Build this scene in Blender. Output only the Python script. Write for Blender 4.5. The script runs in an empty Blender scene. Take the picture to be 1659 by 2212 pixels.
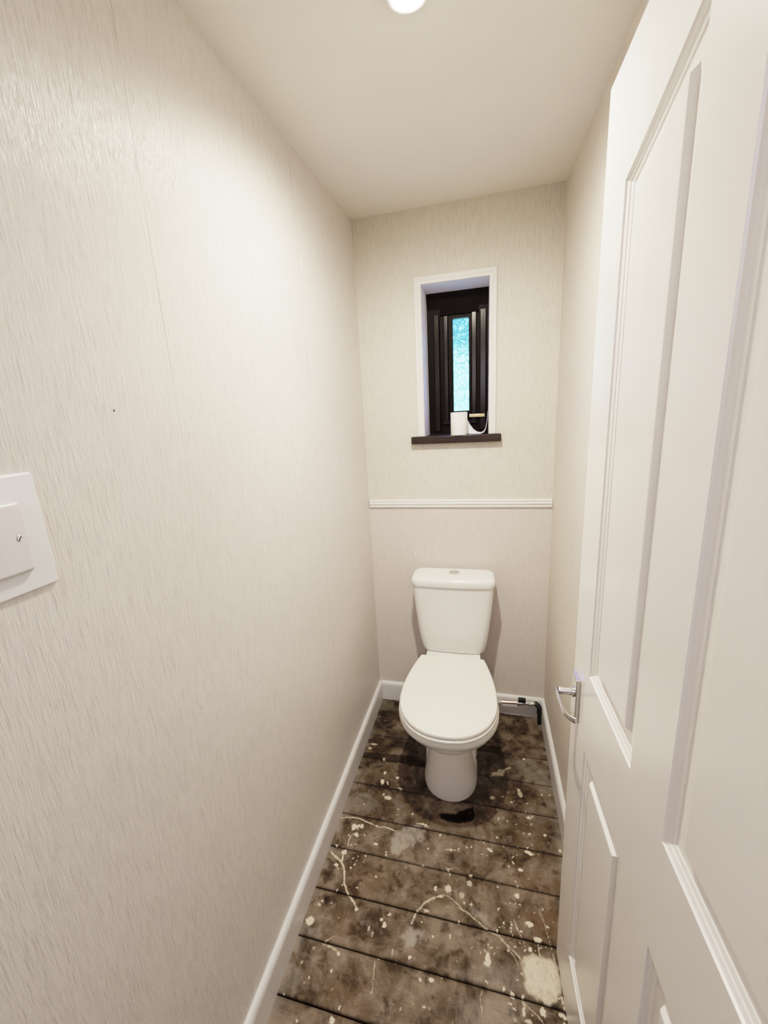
import bpy, math
import numpy as np
from mathutils import Vector, Matrix

PI = math.pi
SC = bpy.context.scene
COL = SC.collection
RNG = np.random.RandomState(7)

# ------------------------------------------------------------------ room dimensions (metres; camera stands at x=0, y=0)
XL, XR, YB = -0.5475, 0.2838, 1.8273          # left wall, right wall, back wall
CAM_H = 1.478
DOOR_X, DOOR_Y, DOOR_A = 0.199, 0.8821, math.radians(1.64)   # free edge of the open door
Y_FRONT = 0.0                                  # doorway wall
Y_HALL = -1.3

# ------------------------------------------------------------------ material helpers
def new_mat(name):
    m = bpy.data.materials.new(name); m.use_nodes = True
    nt = m.node_tree
    b = nt.nodes['Principled BSDF']
    return m, nt, b

def node(nt, kind, **kw):
    n = nt.nodes.new(kind)
    for k, v in kw.items():
        if k.startswith('i_'):
            key = k[2:]
            key = int(key) if key.isdigit() else key.replace('_', ' ')
            if hasattr(v, 'is_output') or isinstance(v, bpy.types.NodeSocket):
                nt.links.new(v, n.inputs[key])
            else:
                n.inputs[key].default_value = v
        else:
            setattr(n, k, v)
    return n

def math_n(nt, op, a, b=0.0, clamp=False):
    n = nt.nodes.new('ShaderNodeMath'); n.operation = op; n.use_clamp = clamp
    for i, v in enumerate((a, b)):
        if isinstance(v, bpy.types.NodeSocket): nt.links.new(v, n.inputs[i])
        else: n.inputs[i].default_value = v
    return n.outputs[0]

def mix_c(nt, fac, a, b, mode='MIX'):
    n = nt.nodes.new('ShaderNodeMix'); n.data_type = 'RGBA'; n.blend_type = mode
    for sock, v in ((n.inputs['Factor'], fac), (n.inputs[6], a), (n.inputs[7], b)):
        if isinstance(v, bpy.types.NodeSocket): nt.links.new(v, sock)
        elif isinstance(v, (int, float)): sock.default_value = v
        else: sock.default_value = (*v, 1)
    return n.outputs[2]

def ramp(nt, fac, stops):
    n = nt.nodes.new('ShaderNodeValToRGB')
    e = n.color_ramp.elements
    while len(e) < len(stops): e.new(0.5)
    for el, (p, c) in zip(e, stops):
        el.position = p
        el.color = (c, c, c, 1) if isinstance(c, (int, float)) else (*c, 1)
    nt.links.new(fac, n.inputs[0])
    return n.outputs[0]

def pos_scaled(nt, s):
    g = nt.nodes.new('ShaderNodeTexCoord')
    mp = node(nt, 'ShaderNodeMapping')
    nt.links.new(g.outputs['Object'], mp.inputs['Vector'])
    mp.inputs['Scale'].default_value = s
    return mp.outputs[0]

def noise(nt, vec, scale=1.0, detail=2.0, rough=0.5, dist=0.0):
    n = node(nt, 'ShaderNodeTexNoise')
    nt.links.new(vec, n.inputs['Vector'])
    n.inputs['Scale'].default_value = scale; n.inputs['Detail'].default_value = detail
    n.inputs['Roughness'].default_value = rough; n.inputs['Distortion'].default_value = dist
    return n.outputs['Fac']

def bump(nt, b, h, strength, dist):
    n = node(nt, 'ShaderNodeBump')
    n.inputs['Strength'].default_value = strength; n.inputs['Distance'].default_value = dist
    nt.links.new(h, n.inputs['Height'])
    nt.links.new(n.outputs[0], b.inputs['Normal'])

def simple(name, col, rough=0.5, metal=0.0, spec=0.5, coat=0.0, bump_s=None):
    m, nt, b = new_mat(name)
    b.inputs['Base Color'].default_value = (*col, 1)
    b.inputs['Roughness'].default_value = rough
    b.inputs['Metallic'].default_value = metal
    b.inputs['Specular IOR Level'].default_value = spec
    b.inputs['Coat Weight'].default_value = coat
    v = pos_scaled(nt, (1, 1, 1))
    if bump_s:
        sc, st, di = bump_s
        bump(nt, b, noise(nt, v, sc, 3), st, di)
    f = noise(nt, v, 9, 2)
    c = mix_c(nt, f, tuple(x * 0.97 for x in col), tuple(min(1, x * 1.03) for x in col))
    nt.links.new(c, b.inputs['Base Color'])
    return m

def wallpaper(name, base, low=None, seams=(), strength=0.95, sparkle=False, rough=0.30):
    """vertical string-effect embossed vinyl wallpaper"""
    m, nt, b = new_mat(name)
    v = pos_scaled(nt, (350, 350, 27))
    n1 = noise(nt, v, 1.0, 2.5, 0.62, 0.35)
    v2 = pos_scaled(nt, (620, 620, 60))
    n2 = noise(nt, v2, 1.0, 1.0, 0.5)
    h = math_n(nt, 'ADD', n1, math_n(nt, 'MULTIPLY', n2, 0.35))
    fac = ramp(nt, n1, [(0.30, 0.0), (0.46, 0.75), (0.62, 1.0)])
    dark = tuple(x * 0.80 for x in base); light = tuple(min(1, x * 1.05) for x in base)
    c = mix_c(nt, fac, dark, light)
    n3 = noise(nt, pos_scaled(nt, (520, 520, 24)), 1.0, 1.5, 0.5, 0.5)
    c = mix_c(nt, ramp(nt, n3, [(0.60, 0.0), (0.68, 0.55)]), c, tuple(x * 0.68 for x in base))     # sparse darker threads
    big = noise(nt, pos_scaled(nt, (3, 3, 1.2)), 1.0, 2)
    c = mix_c(nt, math_n(nt, 'MULTIPLY', big, 0.5), c, tuple(x * 0.97 for x in base))
    g = nt.nodes.new('ShaderNodeTexCoord')
    sep = node(nt, 'ShaderNodeSeparateXYZ'); nt.links.new(g.outputs['Object'], sep.inputs[0])
    if low:
        f = math_n(nt, 'LESS_THAN', sep.outputs['Z'], 1.08)
        lowc = mix_c(nt, fac, tuple(x * 0.88 for x in low), low)
        c = mix_c(nt, f, c, lowc)
    for sy, w, zlow in seams:
        wob = math_n(nt, 'MULTIPLY', math_n(nt, 'SUBTRACT', noise(nt, pos_scaled(nt, (1, 1, 6)), 1.0, 2), 0.5), 0.004)
        d = math_n(nt, 'ABSOLUTE', math_n(nt, 'ADD', math_n(nt, 'SUBTRACT', sep.outputs['Y'], sy), wob))
        f = math_n(nt, 'MULTIPLY', math_n(nt, 'LESS_THAN', d, w), math_n(nt, 'ADD', 0.22, math_n(nt, 'MULTIPLY', 0.78, math_n(nt, 'GREATER_THAN', sep.outputs['Z'], zlow))))
        vis = ramp(nt, noise(nt, pos_scaled(nt, (0, 0, 5)), 1.0, 2), [(0.36, 0.12), (0.58, 0.9)])
        c = mix_c(nt, math_n(nt, 'MULTIPLY', f, vis), c, (0.30, 0.27, 0.24))
    if sparkle:
        vo = node(nt, 'ShaderNodeTexVoronoi'); vo.inputs['Scale'].default_value = 100
        nt.links.new(g.outputs['Object'], vo.inputs['Vector'])
        f = math_n(nt, 'LESS_THAN', vo.outputs['Distance'], 0.075)
        c = mix_c(nt, math_n(nt, 'MULTIPLY', f, 0.9), c, (1, 0.99, 0.96))  # glitter glints painted into the base colour as near-white dots
    nt.links.new(c, b.inputs['Base Color'])
    b.inputs['Roughness'].default_value = rough
    b.inputs['Specular IOR Level'].default_value = 0.5
    bump(nt, b, h, strength, 0.002)
    return m

# ------------------------------------------------------------------ mesh helpers
def obj(name, verts, faces, mat, parent=None, angle=35, mats=None, fmat=None):
    me = bpy.data.meshes.new(name)
    me.from_pydata([tuple(map(float, v)) for v in verts], [], faces)
    me.update()
    for mm in (mats or [mat]): me.materials.append(mm)
    if fmat is not None: me.polygons.foreach_set('material_index', fmat)
    me.polygons.foreach_set('use_smooth', [True] * len(me.polygons))
    me.set_sharp_from_angle(angle=math.radians(angle))
    o = bpy.data.objects.new(name, me)
    COL.objects.link(o)
    if parent is not None: o.parent = parent
    return o

class MB:
    """collects shapes for ONE mesh"""
    def __init__(self): self.v = []; self.f = []
    def add(self, verts, faces):
        k = len(self.v); self.v += [tuple(map(float, p)) for p in verts]
        self.f += [tuple(i + k for i in f) for f in faces]
        return self
    def box(self, x0, x1, y0, y1, z0, z1):
        vs = [(x, y, z) for z in (z0, z1) for y in (y0, y1) for x in (x0, x1)]
        return self.add(vs, [(0,2,3,1),(4,5,7,6),(0,1,5,4),(2,6,7,3),(0,4,6,2),(1,3,7,5)])
    def loft(self, rings, cap0=True, cap1=True, closed=True):
        n = len(rings[0]); assert all(len(r) == n for r in rings)
        vs = [p for r in rings for p in r]; fs = []
        m = n if closed else n - 1
        for i in range(len(rings) - 1):
            for j in range(m):
                a = i*n + j; b = i*n + (j+1) % n
                fs.append((a, b, b + n, a + n))
        if cap0: fs.append(tuple(range(n - 1, -1, -1)))
        if cap1: k = (len(rings)-1)*n; fs.append(tuple(range(k, k + n)))
        return self.add(vs, fs)
    def lathe(self, prof, center, axis='z', n=40, cap0=True, cap1=True):
        rings = []
        for r, h in prof:
            ring = []
            for i in range(n):
                a = 2*PI*i/n; c, s = r*math.cos(a), r*math.sin(a)
                if axis == 'z': ring.append((center[0]+c, center[1]+s, center[2]+h))
                elif axis == 'x': ring.append((center[0]+h, center[1]+c, center[2]+s))
                else: ring.append((center[0]+s, center[1]+h, center[2]+c))
            rings.append(ring)
        return self.loft(rings, cap0, cap1)
    def tube(self, pts, r, n=16, cap=True):
        pts = [Vector(p) for p in pts]; rings = []
        rad = r if hasattr(r, '__len__') else [r]*len(pts)
        up = None
        for i, p in enumerate(pts):
            t = (pts[min(i+1, len(pts)-1)] - pts[max(i-1, 0)]).normalized()
            if up is None:
                up = t.orthogonal().normalized()
            up = (up - t*up.dot(t)).normalized(); s = t.cross(up)
            rings.append([p + (up*math.cos(2*PI*k/n) + s*math.sin(2*PI*k/n))*rad[i] for k in range(n)])
        return self.loft(rings, cap, cap)
    def extrude_profile(self, prof, p0, p1, out, up=(0, 0, 1)):
        """profile [(outward, up)...] swept straight from p0 to p1"""
        out, up = Vector(out), Vector(up)
        r = [[Vector(p) + out*a + up*b for a, b in prof] for p in (p0, p1)]
        return self.loft(r)
    def build(self, name, mat, parent=None, angle=35):
        return obj(name, self.v, self.f, mat, parent, angle)

def bevel(o, w, seg=3):
    m = o.modifiers.new('bevel', 'BEVEL'); m.width = w; m.segments = seg; m.limit_method = 'ANGLE'
    m.angle_limit = math.radians(30); m.harden_normals = False
    return o

def empty(name, loc, rotz=0.0):
    e = bpy.data.objects.new(name, None); COL.objects.link(e)
    e.location = loc; e.rotation_euler = (0, 0, rotz); e.empty_display_size = 0.05
    return e

def tag(o, label, cat, group=None):
    o['label'] = label; o['category'] = cat
    if group: o['group'] = group
    return o

def struct(o, label=None):
    o['kind'] = 'structure'
    if label: o['label'] = label
    return o

def rel(pts, o):
    return [(p[0]-o[0], p[1]-o[1], p[2]-o[2]) for p in pts]

# ------------------------------------------------------------------ materials
WP_LEFT = wallpaper('wallpaper_left', (0.72, 0.675, 0.635), seams=((0.645, 0.0008, 1.45), (1.245, 0.0009, 0.2)), sparkle=True)
WP_BACK = wallpaper('wallpaper_back', (0.665, 0.625, 0.55), low=(0.655, 0.595, 0.555), strength=0.7, rough=0.45)
WP_RIGHT = wallpaper('wallpaper_right', (0.66, 0.61, 0.55), strength=0.12, rough=0.6)
CEIL = simple('ceiling_paint', (0.80, 0.765, 0.715), 0.75, bump_s=(45, 0.05, 0.002))
HALL = simple('hall_paint', (0.72, 0.69, 0.66), 0.8)
GLOSS = simple('white_gloss_paint', (0.80, 0.775, 0.745), 0.24, spec=0.5, bump_s=(60, 0.04, 0.0008))
SKIRT = simple('white_skirting_paint', (0.68, 0.66, 0.655), 0.3, bump_s=(40, 0.05, 0.001))
TRIMW = simple('white_trim_paint', (0.82, 0.80, 0.77), 0.35)
REVEAL = simple('reveal_paint', (0.80, 0.79, 0.80), 0.6, bump_s=(70, 0.2, 0.002))
PANCER = simple('white_ceramic_pan', (0.78, 0.765, 0.735), 0.2, spec=0.4)
CERAMIC = simple('white_ceramic', (0.78, 0.765, 0.73), 0.16, spec=0.5)
SEATP = simple('white_seat_plastic', (0.80, 0.775, 0.715), 0.2, spec=0.5)
CHROME = simple('chrome', (0.75, 0.75, 0.76), 0.12, 1.0)
SATIN = simple('satin_chrome', (0.62, 0.61, 0.60), 0.22, 1.0)
COPPER = simple('copper', (0.85, 0.62, 0.50), 0.18, 1.0)
BRASS = simple('brass', (0.90, 0.72, 0.35), 0.2, 1.0)
BLACKP = simple('black_plastic', (0.008, 0.008, 0.009), 0.4)
GREYP = simple('grey_plastic', (0.42, 0.42, 0.42), 0.5)
SWITCH = simple('white_switch_plastic', (0.70, 0.675, 0.69), 0.25)
SURROUND = simple('switch_surround_plastic', (0.76, 0.77, 0.80), 0.2, coat=0.3)
PAPER = simple('toilet_paper', (0.86, 0.84, 0.81), 0.9, bump_s=(220, 0.35, 0.0015))
CARD = simple('cardboard', (0.45, 0.36, 0.26), 0.9)
BULBFIT = simple('lamp_rose_white', (0.8, 0.79, 0.77), 0.4)
FILLER = simple('white_filler', (0.85, 0.83, 0.8), 0.7)

def dark_wood(name, spec, rough):
    m, nt, b = new_mat(name)
    v = pos_scaled(nt, (120, 120, 7))
    n = noise(nt, v, 1.0, 3, 0.6, 0.4)
    c = ramp(nt, n, [(0.35, (0.003, 0.0018, 0.0016)), (0.65, (0.011, 0.0050, 0.0042))])
    nt.links.new(c, b.inputs['Base Color'])
    b.inputs['Roughness'].default_value = rough
    b.inputs['Specular IOR Level'].default_value = spec
    bump(nt, b, n, 0.15, 0.001)
    return m
DARKW = dark_wood('dark_stained_timber', 0.09, 0.4)
BEADW = dark_wood('dark_varnished_bead', 0.34, 0.21)

def sill_wood():
    m, nt, b = new_mat('dark_sill_timber')
    v = pos_scaled(nt, (8, 120, 120))
    n = noise(nt, v, 1.0, 3, 0.6, 0.6)
    c = ramp(nt, n, [(0.35, (0.006, 0.004, 0.0035)), (0.62, (0.022, 0.012, 0.0095)), (0.8, (0.05, 0.032, 0.026))])
    nt.links.new(c, b.inputs['Base Color'])
    b.inputs['Roughness'].default_value = 0.38
    bump(nt, b, n, 0.25, 0.001)
    return m
SILLW = sill_wood()

def lamp_glass():
    m, nt, b = new_mat('lit_lamp_glass')
    b.inputs['Base Color'].default_value = (0.9, 0.88, 0.82, 1)
    b.inputs['Emission Color'].default_value = (1.0, 0.865, 0.69, 1)
    b.inputs['Emission Strength'].default_value = LAMP_STRENGTH
    return m
LAMP_STRENGTH = 60.0
LAMPG = lamp_glass()

def obscured_glass():
    m, nt, b = new_mat('obscured_leaf_glass')
    v = pos_scaled(nt, (1, 1, 0.55))
    w = node(nt, 'ShaderNodeTexNoise'); nt.links.new(v, w.inputs['Vector']); w.inputs['Scale'].default_value = 45
    wv = node(nt, 'ShaderNodeVectorMath', operation='MULTIPLY_ADD')
    nt.links.new(w.outputs['Color'], wv.inputs[0]); wv.inputs[1].default_value = (0.02, 0.02, 0.02); nt.links.new(v, wv.inputs[2])
    vo = node(nt, 'ShaderNodeTexVoronoi', feature='DISTANCE_TO_EDGE'); vo.inputs['Scale'].default_value = 60
    nt.links.new(wv.outputs[0], vo.inputs['Vector'])
    h = ramp(nt, vo.outputs['Distance'], [(0.0, 0.0), (0.12, 0.8), (0.4, 1.0)])
    vein = ramp(nt, vo.outputs['Distance'], [(0.0, 0.0), (0.035, 0.25), (0.075, 1.0)])
    c = mix_c(nt, vein, (0.16, 0.36, 0.45), (0.95, 1.0, 1.0))
    nt.links.new(c, b.inputs['Base Color'])
    b.inputs['Transmission Weight'].default_value = 1.0
    b.inputs['Roughness'].default_value = 0.06
    b.inputs['IOR'].default_value = 1.3
    bump(nt, b, h, 0.25, 0.002)
    return m
GLASS = obscured_glass()

# ------------------------------------------------------------------ setting: floor of old boards with paint drips
CREAM_SPOTS = [(-0.512,0.806,0.0133,0.0127,1),(-0.478,0.826,0.0025,0.0018,1),(-0.427,0.833,0.003,0.0022,1),(-0.398,0.75,0.0057,0.0032,1),(-0.405,0.714,0.0021,0.0063,1),(-0.461,0.687,0.0021,0.0016,1),(-0.469,0.676,0.0021,0.0018,1),(-0.358,0.649,0.0025,0.0032,1),(-0.37,0.624,0.0072,0.0081,1),(-0.381,0.866,0.0056,0.0054,1),(-0.277,0.873,0.0046,0.0046,1),(-0.3,0.855,0.0035,0.0056,1),(-0.286,0.845,0.0066,0.0076,1),(-0.494,0.711,0.003,0.004,0.6),(-0.33,0.825,0.0041,0.0073,0.6),(-0.315,0.816,0.0021,0.0068,0.6),(-0.2,0.788,0.0046,0.0025,1),(-0.237,0.768,0.0045,0.0015,1),(-0.284,0.766,0.0021,0.0021,1),(-0.204,0.684,0.0025,0.0025,0.7),(-0.458,0.604,0.0041,0.0029,0.7),(-0.473,0.748,0.0045,0.0029,0.5),(-0.514,0.644,0.0027,0.0022,1),(-0.134,0.752,0.0061,0.005,1),(-0.164,0.746,0.003,0.0036,1),(-0.068,0.895,0.003,0.0055,1),(0.013,0.83,0.0078,0.0175,1),(0.01,0.819,0.0102,0.0065,1),(0.134,0.935,0.0118,0.008,1),(0.153,0.902,0.0112,0.0071,1),(0.185,0.938,0.0046,0.004,1),(0.13,0.877,0.0056,0.005,1),(0.151,0.966,0.0025,0.0025,1),(0.201,0.953,0.0021,0.0015,1),(0.06,0.922,0.0035,0.0035,1),(0.049,0.911,0.0025,0.002,1),(0.058,0.913,0.0025,0.0021,1),(0.081,0.926,0.0021,0.004,1),(0.079,0.915,0.0025,0.003,1),(0.08,0.906,0.0016,0.0035,1),(0.084,0.898,0.0025,0.002,1),(0.097,0.917,0.003,0.0035,1),(0.109,0.913,0.0021,0.0035,1),(0.041,0.901,0.003,0.003,1),(0.076,0.88,0.0016,0.0025,1),(0.115,0.869,0.003,0.0025,1),(0.158,0.885,0.0032,0.002,1),(0.144,0.877,0.0025,0.0025,1),(0.075,0.77,0.0076,0.0065,1),(0.101,0.773,0.0036,0.006,1),(0.101,0.744,0.0035,0.0075,1),(0.069,0.751,0.0062,0.0015,1),(0.078,0.744,0.0046,0.0025,0.8),(0.147,0.754,0.0092,0.0076,1),(0.193,0.758,0.0087,0.0045,1),(0.201,0.754,0.0046,0.004,1),(0.197,0.745,0.0036,0.003,1),(0.089,0.801,0.0036,0.002,1),(0.054,0.777,0.0046,0.003,1),(0.011,0.78,0.0056,0.003,0.7),(-0.031,0.845,0.0035,0.0025,0.8),(-0.2,0.787,0.0052,0.0015,1),(-0.169,0.905,0.0072,0.004,0.8),(0.046,0.955,0.0041,0.006,0.8),(-0.18,0.875,0.0025,0.0021,1),(-0.143,0.847,0.0032,0.0021,1),(-0.092,0.859,0.0041,0.005,0.8),(-0.146,0.698,0.0035,0.004,0.8),(0.111,0.729,0.0107,0.005,0.8),(0.005,0.846,0.0025,0.002,1),(0.019,0.855,0.0025,0.002,1),(0.032,0.847,0.0025,0.0025,1),(0.014,0.862,0.003,0.0035,0.8),(0.04,0.862,0.0016,0.0016,1),(0.026,0.856,0.0021,0.0015,1),(0.071,0.861,0.003,0.0025,1),(0.209,0.879,0.0035,0.0035,0.8),(0.089,0.871,0.0025,0.0021,1),(0.103,0.818,0.003,0.0025,0.8),(0.202,0.771,0.003,0.0051,0.8),(0.2,0.786,0.0021,0.0101,0.8),(-0.468,1.109,0.0108,0.0131,1),(-0.455,1.116,0.0062,0.0059,1),(-0.441,1.118,0.0076,0.0074,1),(-0.453,1.106,0.0035,0.0038,1),(-0.453,1.084,0.0097,0.0079,1),(-0.477,1.076,0.003,0.0032,1),(-0.46,1.046,0.0025,0.0027,1),(-0.443,1.049,0.0032,0.0022,1),(-0.468,1.041,0.002,0.0032,1),(-0.445,1.078,0.003,0.0032,1),(-0.416,1.058,0.003,0.0016,1),(-0.374,1.066,0.0081,0.0041,1),(-0.475,1.015,0.0097,0.0074,1),(-0.471,1.024,0.0032,0.0047,1),(-0.488,0.971,0.0076,0.0054,1),(-0.437,1.004,0.0035,0.0025,1),(-0.425,0.985,0.0032,0.0022,1),(-0.437,0.972,0.0035,0.0036,1),(-0.424,1.013,0.0025,0.0016,1),(-0.398,1.019,0.0025,0.0021,1),(-0.424,0.998,0.0015,0.0015,1),(-0.398,0.998,0.0015,0.0016,1),(-0.333,1.046,0.0027,0.0025,1),(-0.329,1.038,0.0046,0.0052,1),(-0.309,1.029,0.003,0.0015,1),(-0.51,1.034,0.0041,0.0027,1),(-0.371,1.249,0.0158,0.0092,0.75),(-0.392,1.259,0.0045,0.0067,0.8),(-0.46,1.202,0.0035,0.0035,0.7),(-0.323,1.21,0.0025,0.0025,1),(-0.263,1.201,0.0036,0.004,1),(-0.319,1.188,0.0036,0.0016,0.7),(-0.196,1.031,0.0051,0.003,0.8),(-0.15,0.972,0.0051,0.0066,0.9),(-0.151,1.143,0.004,0.0065,1),(-0.187,1.087,0.003,0.0025,1),(-0.397,0.92,0.0027,0.0021,1),(-0.46,0.903,0.0032,0.0022,0.7),(-0.345,0.963,0.0046,0.0025,0.7),(-0.448,0.919,0.0036,0.0032,0.8),(-0.495,0.863,0.0035,0.0038,1),(-0.5,0.852,0.0051,0.0049,0.8),(-0.218,1.171,0.0178,0.0035,0.8),(-0.235,1.17,0.0091,0.003,0.8),(-0.205,1.165,0.0102,0.004,0.7),(-0.437,0.991,0.0021,0.0015,1),(-0.39,0.938,0.0021,0.0016,1),(-0.423,1.089,0.0025,0.0021,1),(-0.478,0.962,0.0041,0.0052,0.5),(-0.124,1.098,0.0046,0.0035,1),(-0.113,1.101,0.0035,0.0035,1),(-0.107,1.101,0.0035,0.0035,1),(-0.099,1.101,0.003,0.0015,1),(-0.082,1.109,0.0035,0.003,0.8),(-0.084,1.103,0.0025,0.0015,1),(-0.056,1.119,0.0046,0.002,1),(-0.043,1.123,0.0025,0.004,1),(-0.027,1.133,0.0021,0.002,1),(-0.01,1.151,0.0021,0.002,1),(0.001,1.149,0.0025,0.0025,1),(0.002,1.167,0.0025,0.0025,1),(0.018,1.13,0.0051,0.0035,1),(0.024,1.124,0.0067,0.0045,1),(-0.004,1.109,0.0025,0.0025,1),(0.013,1.105,0.0025,0.002,1),(0.047,1.175,0.0036,0.004,1),(0.105,1.324,0.0067,0.0045,1),(0.115,1.33,0.0021,0.0025,1),(0.151,1.145,0.0132,0.0055,1),(0.158,1.141,0.0102,0.005,1),(0.12,1.083,0.0097,0.006,1),(0.097,1.1,0.0056,0.0035,1),(0.083,1.085,0.0025,0.0025,1),(0.112,1.128,0.003,0.0035,1),(0.099,1.12,0.0041,0.0015,1),(0.16,1.21,0.0046,0.004,1),(0.142,1.207,0.0021,0.0025,1),(0.214,1.216,0.004,0.004,1),(0.164,1.172,0.0025,0.003,1),(0.149,1.161,0.003,0.0025,1),(0.118,1.158,0.0025,0.0016,1),(0.068,1.147,0.0025,0.0015,1),(0.221,1.193,0.0036,0.003,0.8),(0.256,1.172,0.0072,0.0066,0.8),(0.055,1.248,0.0025,0.009,1),(0.084,1.243,0.0032,0.003,1),(0.115,1.237,0.0025,0.0035,1),(0.17,1.247,0.002,0.0071,1),(0.163,1.274,0.0113,0.005,0.7),(0.176,1.28,0.0041,0.004,0.6),(0.108,1.032,0.003,0.0035,1),(0.101,1.043,0.0025,0.0025,1),(0.045,1.016,0.003,0.002,0.8),(0.103,1.003,0.0078,0.0075,1),(-0.109,0.978,0.0118,0.012,0.85),(-0.044,1.008,0.0103,0.0085,0.6),(-0.041,1.03,0.0057,0.0055,0.7),(-0.064,0.968,0.0081,0.0085,0.5),(0.08,0.977,0.0021,0.002,1),(0.095,0.982,0.0025,0.002,1),(0.108,0.981,0.003,0.002,1),(-0.056,0.949,0.003,0.003,0.8),(-0.035,0.95,0.0057,0.0045,0.6),(-0.15,1.144,0.003,0.0066,1),(0.033,1.329,0.0107,0.008,0.7),(0.074,1.341,0.003,0.0035,1),(0.164,1.33,0.004,0.0025,0.8),(0.155,1.295,0.0035,0.0025,0.7),(0.051,1.286,0.0035,0.0025,0.7),(-0.148,0.97,0.0051,0.0081,0.8),(-0.137,0.95,0.0036,0.003,1),(-0.127,0.953,0.0035,0.0025,1),(0.141,1.366,0.0092,0.014,0.5),(0.136,1.383,0.0062,0.0075,0.6),(0.224,1.381,0.003,0.0035,1),(0.252,1.385,0.0041,0.0045,0.7),(-0.353,1.346,0.0066,0.0051,1),(-0.412,1.358,0.0035,0.0098,1),(-0.41,1.313,0.0067,0.013,1),(-0.39,1.317,0.0035,0.0057,1),(-0.33,1.298,0.0132,0.0046,0.7),(-0.433,1.426,0.0051,0.0097,0.8),(-0.354,1.346,0.0076,0.0051,1),(-0.416,1.317,0.0046,0.0098,1),(-0.387,1.309,0.003,0.0036,1),(0.169,1.54,0.0045,0.0055,1),(0.106,1.324,0.0057,0.0045,1),(-0.51,1.474,0.0086,0.0073,0.6),(-0.498,1.499,0.0182,0.0041,0.6),(0.055,1.443,0.027,0.008,0.7),(0.071,1.457,0.0163,0.013,0.55)]
PAINT_LINES = [(0.003,1,[(-0.527,1.133),(-0.505,1.14),(-0.481,1.144),(-0.456,1.144),(-0.436,1.139),(-0.41,1.134),(-0.378,1.127),(-0.361,1.131),(-0.34,1.131),(-0.324,1.127),(-0.309,1.125)]),(0.0046,1,[(-0.521,1.007),(-0.499,0.996),(-0.478,0.986),(-0.463,0.973),(-0.453,0.957),(-0.448,0.939),(-0.441,0.922),(-0.428,0.906),(-0.412,0.892),(-0.395,0.88),(-0.383,0.869)]),(0.003,1,[(-0.479,1.021),(-0.477,1.005),(-0.473,0.986)]),(0.0021,1,[(-0.473,1.001),(-0.472,0.986)]),(0.0025,0.8,[(-0.462,1.086),(-0.47,1.073),(-0.472,1.056),(-0.47,1.042)]),(0.0032,0.6,[(-0.071,0.934),(-0.045,0.926),(-0.023,0.914),(0.002,0.901),(0.026,0.892),(0.041,0.888),(0.061,0.876),(0.078,0.865),(0.095,0.855),(0.108,0.843)]),(0.0015,0.6,[(0.038,0.896),(0.056,0.882),(0.072,0.863),(0.086,0.848),(0.094,0.834)]),(0.0025,0.55,[(-0.147,0.946),(-0.133,0.954),(-0.121,0.959),(-0.106,0.957),(-0.091,0.951),(-0.079,0.944),(-0.066,0.936)]),(0.0051,0.6,[(-0.195,0.9),(-0.182,0.918),(-0.171,0.929),(-0.148,0.946),(-0.121,0.957)]),(0.0025,0.7,[(-0.203,0.875),(-0.2,0.891),(-0.195,0.9)]),(0.0016,0.75,[(0.165,0.979),(0.172,0.961),(0.178,0.939),(0.183,0.912),(0.188,0.889),(0.191,0.864)]),(0.0016,0.65,[(0.088,0.939),(0.096,0.924),(0.104,0.905),(0.112,0.892),(0.116,0.878)]),(0.0021,0.8,[(0.152,0.891),(0.153,0.879),(0.154,0.865)]),(0.0021,0.7,[(0.101,0.762),(0.111,0.756),(0.123,0.751),(0.135,0.744),(0.146,0.733)]),(0.0032,0.7,[(0.101,0.761),(0.104,0.753),(0.102,0.741)]),(0.0021,0.5,[(-0.002,0.761),(-0.006,0.748),(-0.005,0.737),(-0.002,0.726),(-0.001,0.716)]),(0.0025,0.8,[(0.186,0.787),(0.198,0.793),(0.202,0.782),(0.203,0.767)]),(0.0021,0.6,[(-0.293,0.755),(-0.29,0.736),(-0.287,0.712),(-0.285,0.694)]),(0.0025,0.6,[(-0.45,0.769),(-0.437,0.778),(-0.427,0.785)]),(0.0041,0.6,[(-0.45,0.761),(-0.428,0.762),(-0.411,0.758),(-0.397,0.752)]),(0.0021,0.6,[(-0.25,0.795),(-0.249,0.781)]),(0.0035,0.6,[(-0.202,0.888),(-0.209,0.864)]),(0.003,0.6,[(-0.2,0.887),(-0.206,0.865)]),(0.003,0.8,[(-0.121,1.041),(-0.111,1.031),(-0.106,1.016)]),(0.002,0.7,[(-0.116,1.036),(-0.099,1.041)]),(0.0071,0.45,[(0.034,1.43),(0.071,1.462),(0.105,1.484)]),(0.0051,0.5,[(0.029,1.428),(0.05,1.448),(0.088,1.469)])]
CREAM_PATCHES = [(0.95,[(0.108,0.853),(0.123,0.863),(0.137,0.864),(0.157,0.865),(0.176,0.863),(0.192,0.859),(0.199,0.844),(0.199,0.822),(0.199,0.804),(0.185,0.783),(0.165,0.768),(0.151,0.775),(0.134,0.781),(0.113,0.783),(0.107,0.798),(0.105,0.823)]),(0.6,[(0.144,0.861),(0.157,0.866),(0.179,0.864),(0.193,0.859),(0.19,0.856),(0.167,0.858),(0.145,0.856)])]
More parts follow.
